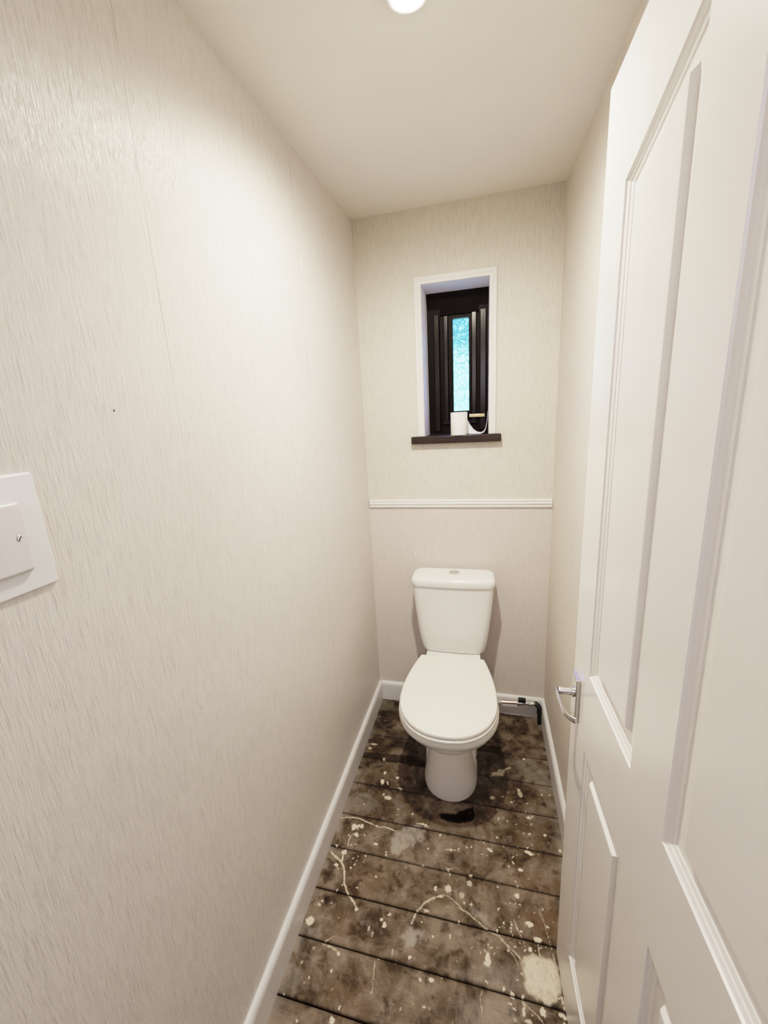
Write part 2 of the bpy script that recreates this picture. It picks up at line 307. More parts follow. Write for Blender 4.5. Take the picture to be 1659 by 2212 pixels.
GREY_PATCHES = [(0.95,[(-0.324,1.077),(-0.322,1.1),(-0.311,1.12),(-0.289,1.142),(-0.26,1.16),(-0.228,1.16),(-0.203,1.151),(-0.203,1.13),(-0.22,1.11),(-0.242,1.089),(-0.274,1.066),(-0.285,1.053),(-0.307,1.049),(-0.318,1.057)]),(0.8,[(-0.22,0.851),(-0.203,0.857),(-0.189,0.843),(-0.184,0.816),(-0.215,0.809),(-0.23,0.825)]),(0.75,[(-0.219,0.854),(-0.203,0.855),(-0.189,0.85),(-0.165,0.86),(-0.161,0.853),(-0.187,0.835),(-0.193,0.819),(-0.212,0.817)]),(0.5,[(-0.079,0.868),(-0.067,0.876),(-0.052,0.872),(-0.057,0.861),(-0.069,0.858)]),(0.5,[(-0.042,0.932),(-0.023,0.939),(-0.004,0.935),(0.015,0.928),(0.027,0.912),(0.038,0.899),(0.02,0.9),(-0.004,0.913),(-0.023,0.92)]),(0.35,[(-0.583,0.693),(-0.52,0.703),(-0.479,0.694),(-0.474,0.671),(-0.488,0.652),(-0.519,0.649)]),(0.4,[(-0.516,0.788),(-0.475,0.799),(-0.462,0.784),(-0.468,0.766),(-0.512,0.766)]),(0.3,[(-0.065,0.786),(-0.003,0.818),(0.099,0.835),(0.103,0.785),(0.051,0.769),(-0.003,0.774),(-0.052,0.772)]),(0.3,[(-0.077,0.721),(-0.013,0.743),(0.077,0.755),(0.088,0.721),(-0.038,0.691)]),(0.4,[(-0.167,1.118),(-0.15,1.113),(-0.134,1.095),(-0.156,1.064),(-0.161,1.063)]),(0.3,[(0.09,1.519),(0.194,1.546),(0.254,1.517),(0.263,1.437),(0.227,1.388),(0.132,1.429),(0.093,1.473)]),(0.45,[(-0.54,1.813),(-0.464,1.795),(-0.453,1.747),(-0.529,1.714)]),(0.3,[(-0.527,1.244),(-0.449,1.249),(-0.405,1.23),(-0.412,1.185),(-0.472,1.173),(-0.517,1.184)]),(0.3,[(-0.232,1.274),(-0.197,1.281),(-0.163,1.266),(-0.05,1.282),(-0.051,1.268),(-0.096,1.24),(-0.159,1.228),(-0.178,1.213),(-0.222,1.222)])]
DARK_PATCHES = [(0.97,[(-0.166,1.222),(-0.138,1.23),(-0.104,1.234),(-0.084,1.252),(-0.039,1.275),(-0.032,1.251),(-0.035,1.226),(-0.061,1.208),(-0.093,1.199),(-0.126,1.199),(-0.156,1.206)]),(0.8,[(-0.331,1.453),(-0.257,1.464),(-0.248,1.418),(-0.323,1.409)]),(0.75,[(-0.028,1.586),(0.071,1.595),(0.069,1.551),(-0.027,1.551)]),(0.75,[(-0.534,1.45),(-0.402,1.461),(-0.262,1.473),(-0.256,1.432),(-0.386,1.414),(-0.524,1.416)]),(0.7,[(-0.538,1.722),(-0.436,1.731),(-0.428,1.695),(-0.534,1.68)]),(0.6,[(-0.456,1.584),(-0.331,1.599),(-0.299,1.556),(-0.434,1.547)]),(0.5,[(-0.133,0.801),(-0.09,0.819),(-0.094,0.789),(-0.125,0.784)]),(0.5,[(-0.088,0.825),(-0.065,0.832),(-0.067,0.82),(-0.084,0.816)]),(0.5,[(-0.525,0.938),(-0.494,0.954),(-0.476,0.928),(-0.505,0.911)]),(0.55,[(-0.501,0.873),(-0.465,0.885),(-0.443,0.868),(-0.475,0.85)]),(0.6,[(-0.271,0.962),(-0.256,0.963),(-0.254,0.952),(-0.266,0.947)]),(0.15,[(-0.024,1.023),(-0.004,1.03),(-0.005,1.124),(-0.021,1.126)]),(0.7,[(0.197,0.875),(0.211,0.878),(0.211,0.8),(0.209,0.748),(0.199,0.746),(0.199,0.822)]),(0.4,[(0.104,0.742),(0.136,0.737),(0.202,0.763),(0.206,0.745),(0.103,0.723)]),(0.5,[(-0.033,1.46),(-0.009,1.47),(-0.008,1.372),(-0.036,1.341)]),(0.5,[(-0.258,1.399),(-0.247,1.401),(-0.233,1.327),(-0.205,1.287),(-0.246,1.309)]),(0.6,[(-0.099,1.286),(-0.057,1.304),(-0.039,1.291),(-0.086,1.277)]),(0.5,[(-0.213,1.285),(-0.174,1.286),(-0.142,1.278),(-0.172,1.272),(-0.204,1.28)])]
RED_PATCHES = [(0.8,[(0.122,0.975),(0.221,0.996),(0.212,0.933),(0.146,0.914),(0.113,0.941)]),(0.6,[(0.071,1.05),(0.22,1.093),(0.238,1.062),(0.231,1.028),(0.164,1.027),(0.082,1.032)]),(0.5,[(0.174,1.23),(0.214,1.233),(0.209,1.192),(0.128,1.16),(0.117,1.19)]),(0.6,[(-0.42,0.695),(-0.313,0.702),(-0.293,0.656),(-0.369,0.647),(-0.408,0.665)]),(0.6,[(-0.427,0.827),(-0.384,0.834),(-0.366,0.796),(-0.41,0.779)]),(0.5,[(-0.456,0.964),(-0.319,0.985),(-0.292,0.939),(-0.389,0.91),(-0.43,0.922)])]

SEAMS = [-1.17, -1.04, -0.91, -0.78, -0.65, -0.52, -0.39, -0.26, -0.13, 0.0, 0.13, 0.255, 0.384, 0.512,
         0.6396, 0.7682, 0.896, 1.0285, 1.1547, 1.291, 1.4245, 1.5548, 1.6885, 1.8125]

_LAT = RNG.rand(8, 256, 256)
def vnoise(X, Y, f, k=0):
    u, v = X*f + 37.3*k, Y*f + 11.9*k
    i, j = np.floor(u).astype(int), np.floor(v).astype(int)
    a, b = u - i, v - j
    a, b = a*a*(3-2*a), b*b*(3-2*b)
    L = _LAT[k % 8]
    g = lambda p, q: L[p % 256, q % 256]
    return (g(i, j)*(1-a) + g(i+1, j)*a)*(1-b) + (g(i, j+1)*(1-a) + g(i+1, j+1)*a)*b

def seg_dist(X, Y, a, b):
    ax, ay = a; bx, by = b
    dx, dy = bx-ax, by-ay
    t = np.clip(((X-ax)*dx + (Y-ay)*dy) / max(dx*dx+dy*dy, 1e-12), 0, 1)
    return np.hypot(X-ax-t*dx, Y-ay-t*dy)

def poly_sd(X, Y, P):
    d = np.full(X.shape, 9.0); ins = np.zeros(X.shape, bool)
    for (ax, ay), (bx, by) in zip(P, P[1:] + P[:1]):
        d = np.minimum(d, seg_dist(X, Y, (ax, ay), (bx, by)))
        c = ((ay > Y) != (by > Y)) & (X < (bx-ax)*(Y-ay)/(by-ay + 1e-12) + ax)
        ins ^= c
    return np.where(ins, -d, d)

def sstep(e0, e1, x):
    t = np.clip((x-e0)/(e1-e0), 0, 1); return t*t*(3-2*t)

def build_floor():
    xs = np.arange(XL - 0.03, XR + 0.03, 0.0019)
    xs = np.concatenate([xs, [0.35, 0.5, 0.8, 1.05]])
    ys = list(np.arange(Y_HALL - 0.05, 0.5, 0.03)) + list(np.arange(0.5, YB + 0.02, 0.0021))
    ys = [y for y in ys if all(abs(y - s) > 0.0035 for s in SEAMS)]
    for s in SEAMS: ys += [s-0.0030, s-0.0019, s+0.0019, s+0.0030]
    ys = np.array(sorted(ys))
    X, Y = np.meshgrid(xs, ys)
    Z = np.zeros_like(X)
    wob = (vnoise(X, Y*0, 9, 1) - 0.5)*0.0012
    seamd = np.min(np.abs(Y[..., None] - np.array(SEAMS)), axis=-1)
    Z -= np.where(seamd < 0.0022, 0.007, 0.0)
    # each board sits a touch differently
    bi = np.searchsorted(np.array(SEAMS), Y)
    Z -= 0.0010*_LAT[3, 5, bi % 256] + 0.0006*vnoise(X, Y, 14, 2)
    # paint masks
    wx = X + (vnoise(X, Y, 170, 1)-0.5)*0.005 + (vnoise(X, Y, 420, 2)-0.5)*0.003
    wy = Y + (vnoise(X, Y, 170, 3)-0.5)*0.005 + (vnoise(X, Y, 420, 4)-0.5)*0.003
    cream = np.zeros_like(X); grey = np.zeros_like(X); dark = np.zeros_like(X); red = np.zeros_like(X)
    fine = vnoise(X, Y, 330, 5); mid = vnoise(X, Y, 90, 6)
    def window(x0, x1, y0, y1, pad):
        i0, i1 = np.searchsorted(ys, y0-pad), np.searchsorted(ys, y1+pad)
        j0, j1 = np.searchsorted(xs[:-4], x0-pad), np.searchsorted(xs[:-4], x1+pad)
        return slice(max(i0, 0), i1), slice(max(j0, 0), j1)
    for x, y, rx, ry, o in CREAM_SPOTS:
        w = window(x-rx, x+rx, y-ry, y+ry, 0.02)
        d = np.hypot((wx[w]-x)/rx, (wy[w]-y)/ry)*1.12
        cream[w] = np.maximum(cream[w], o*(1-sstep(0.85, 1.15, d)))
    rr = np.random.RandomState(3)
    for k in range(230):                                   # fine flecks, denser to the right and near the front
        x = 0.2 - abs(rr.normal(0, 0.30)); y = 0.56 + 1.2*rr.rand()**1.2
        if x < XL + 0.02: continue
        r = 0.0008 + 0.0016*rr.rand()**3; o = 0.3 + 0.5*rr.rand(); el = 0.6 + 0.9*rr.rand()
        w = window(x-r, x+r, y-r, y+r, 0.01)
        d = np.hypot((wx[w]-x)/r, (wy[w]-y)/(r*el))
        cream[w] = np.maximum(cream[w], o*(1-sstep(0.7, 1.3, d)))
    for wd, o, P in PAINT_LINES:
        px = [p[0] for p in P]; py = [p[1] for p in P]
        w = window(min(px), max(px), min(py), max(py), 0.02)
        d = np.full(wx[w].shape, 9.0)
        for a, b in zip(P, P[1:]):
            d = np.minimum(d, seg_dist(X[w]*0.6+wx[w]*0.4, Y[w]*0.6+wy[w]*0.4, a, b))
        ww = wd*(0.30 + 0.55*mid[w])
        cream[w] = np.maximum(cream[w], o*(1-sstep(0.6, 1.25, d/ww))*(0.55+0.45*sstep(0.25, 0.5, fine[w])))
    def patches(L, target, soft, tex):
        for o, P in L:
            px = [p[0] for p in P]; py = [p[1] for p in P]
            w = window(min(px), max(px), min(py), max(py), 0.05)
            sd = poly_sd(X[w]*0.4+wx[w]*0.6, Y[w]*0.4+wy[w]*0.6, P) + (mid[w]-0.5)*soft*1.6
            target[w] = np.maximum(target[w], o*(1-sstep(-soft, soft, sd))*tex[w])
    streak = vnoise(X, Y*0.35 + X*0.1, 260, 7)
    patches(CREAM_PATCHES, cream, 0.007, 0.62 + 0.36*sstep(0.2, 0.6, 0.5*mid+0.5*fine))
    patches(GREY_PATCHES, grey, 0.009, 0.55 + 0.45*sstep(0.25, 0.7, 0.5*streak+0.5*vnoise(X, Y, 55, 3)))
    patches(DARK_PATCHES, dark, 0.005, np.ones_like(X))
    patches(RED_PATCHES, red, 0.03, np.ones_like(X))
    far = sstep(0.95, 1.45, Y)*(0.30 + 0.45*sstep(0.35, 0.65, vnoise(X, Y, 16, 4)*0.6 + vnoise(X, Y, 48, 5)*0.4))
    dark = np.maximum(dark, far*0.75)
    # darker along seams, patchily greyer beside the side skirtings
    dark = np.maximum(dark, 0.35*(1-sstep(0.002, 0.012, seamd))*(0.4+0.6*mid))
    dark = np.maximum(dark, np.where(seamd < 0.0026, 1.0, 0.0))
    cream = np.where(seamd < 0.0026, 0.0, cream)
    grey = np.where(seamd < 0.0026, 0.0, grey)
    edge = np.minimum(X - (XL+0.015), (XR-0.015) - X)
    grey = np.maximum(grey, 0.42*(1-sstep(0.0, 0.035, edge))*sstep(0.35, 0.6, vnoise(X, Y, 40, 6)))
    ny, nx = X.shape
    V = np.stack([X, Y, Z], -1).reshape(-1, 3)
    idx = np.arange(ny*nx).reshape(ny, nx)
    Fq = np.stack([idx[:-1, :-1], idx[:-1, 1:], idx[1:, 1:], idx[1:, :-1]], -1).reshape(-1, 4)
    me = bpy.data.meshes.new('floor')
    me.vertices.add(len(V)); me.vertices.foreach_set('co', V.ravel().astype(np.float32))
    me.loops.add(Fq.size); me.loops.foreach_set('vertex_index', Fq.ravel().astype(np.int32))
    me.polygons.add(len(Fq)); me.polygons.foreach_set('loop_start', (np.arange(len(Fq))*4).astype(np.int32))
    me.update(calc_edges=True); me.validate()
    at = me.color_attributes.new('paint', 'FLOAT_COLOR', 'POINT')
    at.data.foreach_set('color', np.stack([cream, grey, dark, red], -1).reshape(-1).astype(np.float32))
    o = bpy.data.objects.new('floor', me); COL.objects.link(o)
    return o

def floor_mat():
    m, nt, b = new_mat('old_floorboards')
    at = node(nt, 'ShaderNodeAttribute', attribute_name='paint')
    sep = node(nt, 'ShaderNodeSeparateColor'); nt.links.new(at.outputs['Color'], sep.inputs[0])
    red = at.outputs['Alpha']
    cream, grey, dark = sep.outputs[0], sep.outputs[1], sep.outputs[2]
    P = pos_scaled(nt, (1, 1, 0))
    grain = noise(nt, pos_scaled(nt, (14, 190, 0)), 1.0, 4, 0.6, 0.8)
    cloud = noise(nt, P, 11, 5, 0.62, 0.6)
    cloud2 = noise(nt, P, 27, 6, 0.7, 0.4)
    speck = noise(nt, P, 210, 3, 0.7)
    c = ramp(nt, cloud, [(0.34, (0.036, 0.023, 0.013)), (0.47, (0.122, 0.088, 0.059)), (0.62, (0.225, 0.178, 0.134))])
    c = mix_c(nt, ramp(nt, grain, [(0.35, 0.0), (0.7, 0.35)]), c, (0.07, 0.046, 0.029))
    c = mix_c(nt, math_n(nt, 'MULTIPLY', red, 0.6), c, (0.15, 0.075, 0.042))
    pale = ramp(nt, cloud2, [(0.50, 0.0), (0.68, 0.42)])
    c = mix_c(nt, pale, c, (0.30, 0.25, 0.215))
    dk = ramp(nt, noise(nt, P, 19, 4, 0.6), [(0.36, 0.75), (0.45, 0.0)])
    c = mix_c(nt, dk, c, (0.028, 0.015, 0.008))
    sp = ramp(nt, speck, [(0.62, 0.0), (0.74, 0.40)])
    c = mix_c(nt, sp, c, (0.32, 0.27, 0.215))
    sd = ramp(nt, speck, [(0.28, 0.5), (0.38, 0.0)])
    c = mix_c(nt, sd, c, (0.03, 0.018, 0.011))
    gc = mix_c(nt, speck, (0.28, 0.25, 0.215), (0.47, 0.44, 0.39))
    c = mix_c(nt, math_n(nt, 'MULTIPLY', grey, 0.85), c, gc)
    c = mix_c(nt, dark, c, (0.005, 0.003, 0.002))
    cc = mix_c(nt, speck, (0.56, 0.47, 0.34), (0.76, 0.69, 0.56))
    c = mix_c(nt, cream, c, cc)
    nt.links.new(c, b.inputs['Base Color'])
    r = ramp(nt, cloud2, [(0.3, 0.55), (0.7, 0.8)])
    nt.links.new(r, b.inputs['Roughness'])
    nt.links.new(math_n(nt, 'SUBTRACT', 0.30, math_n(nt, 'MULTIPLY', dark, 0.29)), b.inputs['Specular IOR Level'])
    h = math_n(nt, 'ADD', math_n(nt, 'MULTIPLY', speck, 0.4), math_n(nt, 'ADD', math_n(nt, 'MULTIPLY', grain, 0.5), cream))
    bump(nt, b, h, 0.4, 0.0012)
    return m

fl = build_floor()
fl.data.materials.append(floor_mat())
struct(fl, 'bare old timber floorboards splashed with cream paint')

# ------------------------------------------------------------------ setting: walls and ceiling
WT = 0.10
struct(MB().box(XL-WT, XL, Y_HALL, YB+0.2, -0.03, 2.42).build('wall_left', WP_LEFT), 'pale cream wall with vertical streaked wallpaper on the left')
struct(MB().box(XR, XR+WT, Y_FRONT, YB+0.2, -0.03, 2.42).build('wall_right', WP_RIGHT), 'pale beige wall behind the open door')

WX0, WX1, WZ0, WZ1 = -0.2655, 0.0125, 1.365, 2.0095      # window opening in the back wall
def back_wall():
    x0, x1, z0, z1, y0, y1 = XL, XR, -0.03, 2.42, YB, YB+0.2
    xs, zs = [x0, WX0, WX1, x1], [z0, WZ0, WZ1, z1]
    v, f, mi = [], [], []
    def quad(p, m):
        k = len(v); v.extend(p); f.append((k, k+1, k+2, k+3)); mi.append(m)
    for i in range(3):
        for j in range(3):
            if i == 1 and j == 1: continue
            for y, flip in ((y0, False), (y1, True)):
                q = [(xs[i], y, zs[j]), (xs[i+1], y, zs[j]), (xs[i+1], y, zs[j+1]), (xs[i], y, zs[j+1])]
                quad(q[::-1] if flip else q, 0)
    R = 0.0035                                              # reveals splay in slightly
    quad([(WX0, y0, WZ0), (WX0, y0, WZ1), (WX0+R, y1, WZ1-R), (WX0+R, y1, WZ0)], 1)
    quad([(WX1, y0, WZ1), (WX1, y0, WZ0), (WX1-R, y1, WZ0), (WX1-R, y1, WZ1-R)], 1)
    quad([(WX0, y0, WZ1), (WX1, y0, WZ1), (WX1-R, y1, WZ1-R), (WX0+R, y1, WZ1-R)], 1)
    quad([(WX1, y0, WZ0), (WX0, y0, WZ0), (WX0+R, y1, WZ0), (WX1-R, y1, WZ0)], 1)
    return obj('wall_back', v, f, None, mats=[WP_BACK, REVEAL], fmat=mi)
struct(back_wall(), 'end wall with vertical streaked wallpaper and a small recessed window')

def ceil_z(x, y):
    t = (x-XL)/(XR-XL)
    return 2.2905 - (0.060 + 0.018*t)*(YB - y)
def ceiling():
    v, f = [], []
    xs = np.linspace(XL-0.02, XR+0.02, 14); ys = np.linspace(0.0, YB+0.02, 24)
    for top in (0, 1):
        for y in ys:
            for x in xs: v.append((x, y, ceil_z(x, y) + 0.12*top))
    nx, ny = len(xs), len(ys)
    for j in range(ny-1):
        for i in range(nx-1):
            a = j*nx+i
            f.append((a, a+nx, a+nx+1, a+1)); b = a + nx*ny; f.append((b, b+1, b+nx+1, b+nx))
    return obj('ceiling', v, f, CEIL)
struct(ceiling(), 'plain off-white painted ceiling sloping up to the end wall')

# doorway wall behind the camera plane and the hall it opens from
fw = MB(); fw.box(XL, 0.222, Y_FRONT, 0.10, 2.005, 2.42); fw.box(0.236, XR, Y_FRONT, 0.10, -0.03, 2.42)
fw.box(0.222, 0.236, Y_FRONT, 0.10, 2.005, 2.42)
fw.box(XR+WT, 1.05, Y_FRONT, 0.10, -0.03, 2.42)
struct(fw.build('wall_front', HALL))
struct(MB().box(XL, 1.05, Y_HALL-0.1, Y_HALL, -0.03, 2.42).build('wall_hall', HALL))
struct(MB().box(1.05, 1.15, Y_HALL-0.1, Y_FRONT+0.1, -0.03, 2.42).build('wall_hall_side', HALL))
struct(MB().box(XL, 1.15, Y_HALL-0.1, Y_FRONT, 2.40, 2.50).build('ceiling_hall', HALL))

# skirtings
SK = [(0, 0), (0.0160, 0), (0.0160, 0.0850), (0.0157, 0.0895), (0.0147, 0.0938), (0.0130, 0.0976), (0.0107, 0.1008), (0.0078, 0.1030), (0.0045, 0.1041), (0, 0.1043)]
struct(MB().extrude_profile(SK, (XL, 0.13, -0.002), (XL, YB, -0.002), (1, 0, 0)).build('baseboard_left', SKIRT), 'white painted skirting along the left wall')
struct(MB().extrude_profile(SK, (XL+0.012, YB, -0.002), (XR-0.012, YB, -0.002), (0, -1, 0)).build('baseboard_back', SKIRT), 'white painted skirting across the end wall behind the toilet')
struct(MB().extrude_profile(SK, (XR, 0.13, -0.002), (XR, YB, -0.002), (-1, 0, 0)).build('baseboard_right', SKIRT), 'white painted skirting along the right wall')

# dado strip
DA = [(0, 0), (0.008, 0), (0.010, 0.004), (0.010, 0.009), (0.0065, 0.0115), (0.0065, 0.014), (0.0125, 0.0165), (0.0125, 0.0225),
      (0.0065, 0.025), (0.0065, 0.0275), (0.010, 0.0295), (0.010, 0.0335), (0.007, 0.036), (0, 0.036)]
struct(MB().extrude_profile(DA, (XL+0.006, YB, 1.0605), (XR-0.002, YB, 1.0635), (0, -1, 0)).build('trim_1', TRIMW, angle=20), 'slim white ridged dado strip across the end wall above the toilet')

# window architrave: mitred moulding round three sides
def architrave():
    prof = [(0, 0), (0, 0.008), (0.003, 0.0115), (0.007, 0.012), (0.009, 0.0095), (0.0125, 0.0095), (0.015, 0.0115), (0.020, 0.0085), (0.0265, 0.007), (0.0285, 0.006), (0.0285, 0)]
    ox0, ox1, oz0, oz1 = -0.2955, 0.0418, 1.3905, 2.0385
    def ring(k):
        r = []
        for e, out in prof:
            x0, x1, z1 = ox0+e, ox1-e, oz1-e
            P = [(x0, oz0), (x0, z1), (x1, z1), (x1, oz0)][k]
            r.append((P[0], YB-out, P[1]))
        return r
    return MB().loft([ring(k) for k in range(4)]).build('trim_2', TRIMW, angle=20)
struct(architrave(), 'white moulded architrave round the small window')

# ------------------------------------------------------------------ window
FY = 1.967                                                  # front plane of the dark timber
def window():
    fx0, fx1, fz0, fz1 = WX0-0.003, WX1+0.003, 1.36, WZ1
    fr = MB()
    # outer frame: jambs, bottom rail, and a head that leans back towards its lower edge
    fr.box(fx0, -0.2055, FY+0.010, FY+0.055, fz0, fz1)
    fr.box(-0.0335, fx1, FY+0.010, FY+0.055, fz0, fz1)
    fr.box(-0.2055, -0.0335, FY+0.012, FY+0.055, fz0, 1.428)
    fr.box(fx0, -0.190, FY+0.0465, FY+0.058, fz0, fz1); fr.box(-0.050, fx1, FY+0.0465, FY+0.058, fz0, fz1)   # rebate behind the casement
    fr.box(-0.195, -0.045, FY+0.0465, FY+0.058, fz0, 1.445); fr.box(-0.195, -0.045, FY+0.0465, FY+0.058, 1.905, fz1)
    fr.loft([[(x, FY+0.055, 1.918), (x, FY+0.016, 1.918), (x, FY-0.006, 2.0085), (x, FY+0.055, 2.0085)] for x in (fx0+0.002, fx1-0.002)])
    # raised chamfered beads on the jambs
    def bead(mb, x0, x1, z0, z1, y0, y1, c=0.004):
        mb.loft([[(x0, y1, z), (x0+c, y0, z), (x1-c, y0, z), (x1, y1, z)] for z in (z0, z1)])
    w = fr.build('window_1', DARKW, angle=25)
    struct(w, 'narrow dark timber window with one obscured pane')
    def beads(par, L):
        for q in L:
            m = MB(); bead(m, *q); m.build('bead', BEADW, par, angle=25)
    beads(w, [(-0.234, -0.2065, 1.405, 1.917, FY-0.002, FY+0.012), (-0.0285, 0.001, 1.405, 1.9215, FY-0.002, FY+0.012)])
    sa = MB()
    sa.box(-0.2045, -0.1475, FY+0.018, FY+0.046, 1.432, 1.914)
    sa.box(-0.0765, -0.0345, FY+0.018, FY+0.046, 1.432, 1.914)
    sa.box(-0.1475, -0.0765, FY+0.018, FY+0.046, 1.432, 1.4935)
    sa.box(-0.1475, -0.0765, FY+0.018, FY+0.046, 1.8995, 1.914)
    s = sa.build('casement', DARKW, w, angle=25)
    beads(s, [(-0.190, -0.1675, 1.45, 1.911, FY+0.004, FY+0.020), (-0.0655, -0.0415, 1.45, 1.915, FY+0.004, FY+0.020), (-0.2, -0.04, 1.434, 1.450, FY+0.010, FY+0.020)])
    g = MB().box(-0.149, -0.075, FY+0.032, FY+0.036, 1.492, 1.901).build('glass_pane', GLASS, w)
    # brass catch on the bottom rail of the casement
    c = MB(); c.box(-0.075, -0.004, FY-0.010, FY-0.004, 1.4605, 1.4765)
    co = c.build('window_catch', BRASS, w); co['label'] = 'brass window catch'; bevel(co, 0.0028)
    MB().lathe([(0.006, 0), (0.006, 0.03)], (-0.050, FY-0.008, 1.4685), 'y', 20).build('catch_post', BRASS, co)
    return w
window()

sl = MB(); sl.box(-0.3235, 0.0640, YB-0.032, YB, 1.3570, 1.3895); sl.box(WX0+0.001, WX1-0.001, YB-0.01, FY+0.030, 1.3570, 1.3895)
sl = sl.build('trim_3', SILLW); struct(sl, 'dark stained timber window sill'); bevel(sl, 0.003, 2)

# ------------------------------------------------------------------ door (hinged near the camera, swung open along the right wall)
DA_, DB_ = math.sin(DOOR_A), math.cos(DOOR_A)
def dp(s, z, dep=0.0):
    return (DOOR_X + DA_*s + DB_*dep, DOOR_Y - DB_*s + DA_*dep, z)
DW, DH0, DH1, DT = 0.762, 0.008, 1.989, 0.035
S1, S2, S3, S4 = 0.1105, 0.329, 0.433, 0.6515
ZA, ZB, ZC, ZT = 0.957, 0.782, 0.188, 1.808
def arch(s):
    u = (s if s <= 0.381 else 0.762 - s) - S1
    return ZT + 0.262*u + 0.2*u*u
def door():
    mb = MB()
    q = lambda *p: mb.add([dp(*a) for a in p], [(0, 1, 2, 3)])
    def rect(s0, s1, z0, z1): q((s0, z0), (s0, z1), (s1, z1), (s1, z0))
    rect(0, S1, DH0, DH1); rect(S2, S3, DH0, DH1); rect(S4, DW, DH0, DH1)
    for a, b in ((S1, S2), (S3, S4)):
        rect(a, b, DH0, ZC); rect(a, b, ZB, ZA)
        n = 24
        for i in range(n):
            s0, s1 = a + (b-a)*i/n, a + (b-a)*(i+1)/n
            q((s0, arch(s0)), (s0, DH1), (s1, DH1), (s1, arch(s1)))
    T = DT
    q((0, DH0, T), (DW, DH0, T), (DW, DH1, T), (0, DH1, T))
    q((0, DH0), (0, DH0, T), (0, DH1, T), (0, DH1)); q((DW, DH0, T), (DW, DH0), (DW, DH1), (DW, DH1, T))
    q((0, DH1), (0, DH1, T), (DW, DH1, T), (DW, DH1)); q((0, DH0, T), (0, DH0), (DW, DH0), (DW, DH0, T))
    d = mb.build('door_1', GLOSS, angle=20)
    struct(d, 'white gloss four-panel door standing open on the right')
    # panels: ogee moulding, sunk ground, raised field
    prof = [(0, 0), (0.0012, 0.0028), (0.0020, 0.0033), (0.0065, 0.0050), (0.0075, 0.0066), (0.0125, 0.0084), (0.0135, 0.0098), (0.0170, 0.0108),
            (0.0350, 0.0108), (0.0395, 0.0030), (0.0415, 0.0022)]
    def panel(s0, s1, z0, top):
        n = 28
        def ring(e, dep):
            a, b = s0+e, s1-e
            pts = [dp(a, z0+e, dep), dp(b, z0+e, dep)]
            for i in range(n+1):
                s = b + (a-b)*i/n
                pts.append(dp(s, top(s) - e*1.03, dep))
            return pts
        m = MB().loft([ring(e, dd) for e, dd in prof], cap0=False)
        m.f = [f[::-1] for f in m.f]
        return m.build('door_panel', GLOSS, d, angle=18)
    for a, b in ((S1, S2), (S3, S4)):
        panel(a, b, ZA, arch); panel(a, b, ZC, lambda s: ZB)
    # lever handle on a plate
    hp = MB()
    def dbox(mb, s0, s1, z0, z1, d0, d1):
        vs = [dp(s, z, dd) for dd in (d0, d1) for z in (z0, z1) for s in (s0, s1)]
        mb.add(vs, [(0,2,3,1),(4,5,7,6),(0,1,5,4),(2,6,7,3),(0,4,6,2),(1,3,7,5)])
    dbox(hp, 0.0215, 0.0595, 0.804, 0.910, -0.0090, 0.0)
    h = hp.build('door_handle', SATIN, d); h['label'] = 'satin chrome lever door handle on a plate'; bevel(h, 0.0016, 3)
    N = Vector((-DB_, -DA_, 0)); SD = Vector((DA_, -DB_, 0))
    LV = MB()
    c = Vector(dp(0.038, 0.868))
    LV.tube([c + N*0.0085, c + N*0.0135, c + N*0.0138, c + N*0.036, c+N*0.0405], [0.0115, 0.0112, 0.0085, 0.0085, 0.0075], 24)
    path = [(0.030, 0.0405), (0.033, 0.0425), (0.040, 0.0440), (0.060, 0.0442), (0.085, 0.0434), (0.101, 0.0426), (0.109, 0.0412), (0.116, 0.0384), (0.1225, 0.0345), (0.1275, 0.0300), (0.131, 0.0250)]
    rings = []
    for i, (s, o) in enumerate(path):
        p0 = path[max(i-1, 0)]; p1 = path[min(i+1, len(path)-1)]
        t = Vector((p1[0]-p0[0], p1[1]-p0[1])).normalized(); nn = Vector((-t.y, t.x))
        hw, th = 0.0064, 0.0022
        if i == 0: hw *= 0.7
        r = []
        for k in range(14):
            a = 2*PI*k/14
            ca, sa_ = math.cos(a), math.sin(a)
            dz = hw*math.copysign(abs(sa_)**0.6, sa_); dn = th*math.copysign(abs(ca)**0.8, ca)
            P = Vector(dp(s + nn.x*dn, 0.868 + dz)) + N*(o + nn.y*dn)
            r.append(P)
        rings.append(r)
    LV.loft(rings)
    LV.build('lever', SATIN, h, angle=50)
    for z in (0.818, 0.896):
        c2 = Vector(dp(0.0405, z))
        MB().tube([c2+N*0.0085, c2+N*0.0096, c2+N*0.0100], [0.0038, 0.0036, 0.0022], 16).build('screw', CHROME, h)
    return d
door()

# ------------------------------------------------------------------ toilet
TX, TY = -0.1375, YB - 0.30
toilet = empty('toilet', (TX, TY, 0), math.radians(1.0))
tag(toilet, 'white close-coupled toilet with lid closed against the end wall', 'toilet')
def tp(x, d, z): return (x, 0.30 - d, z)                    # d = distance out from the wall

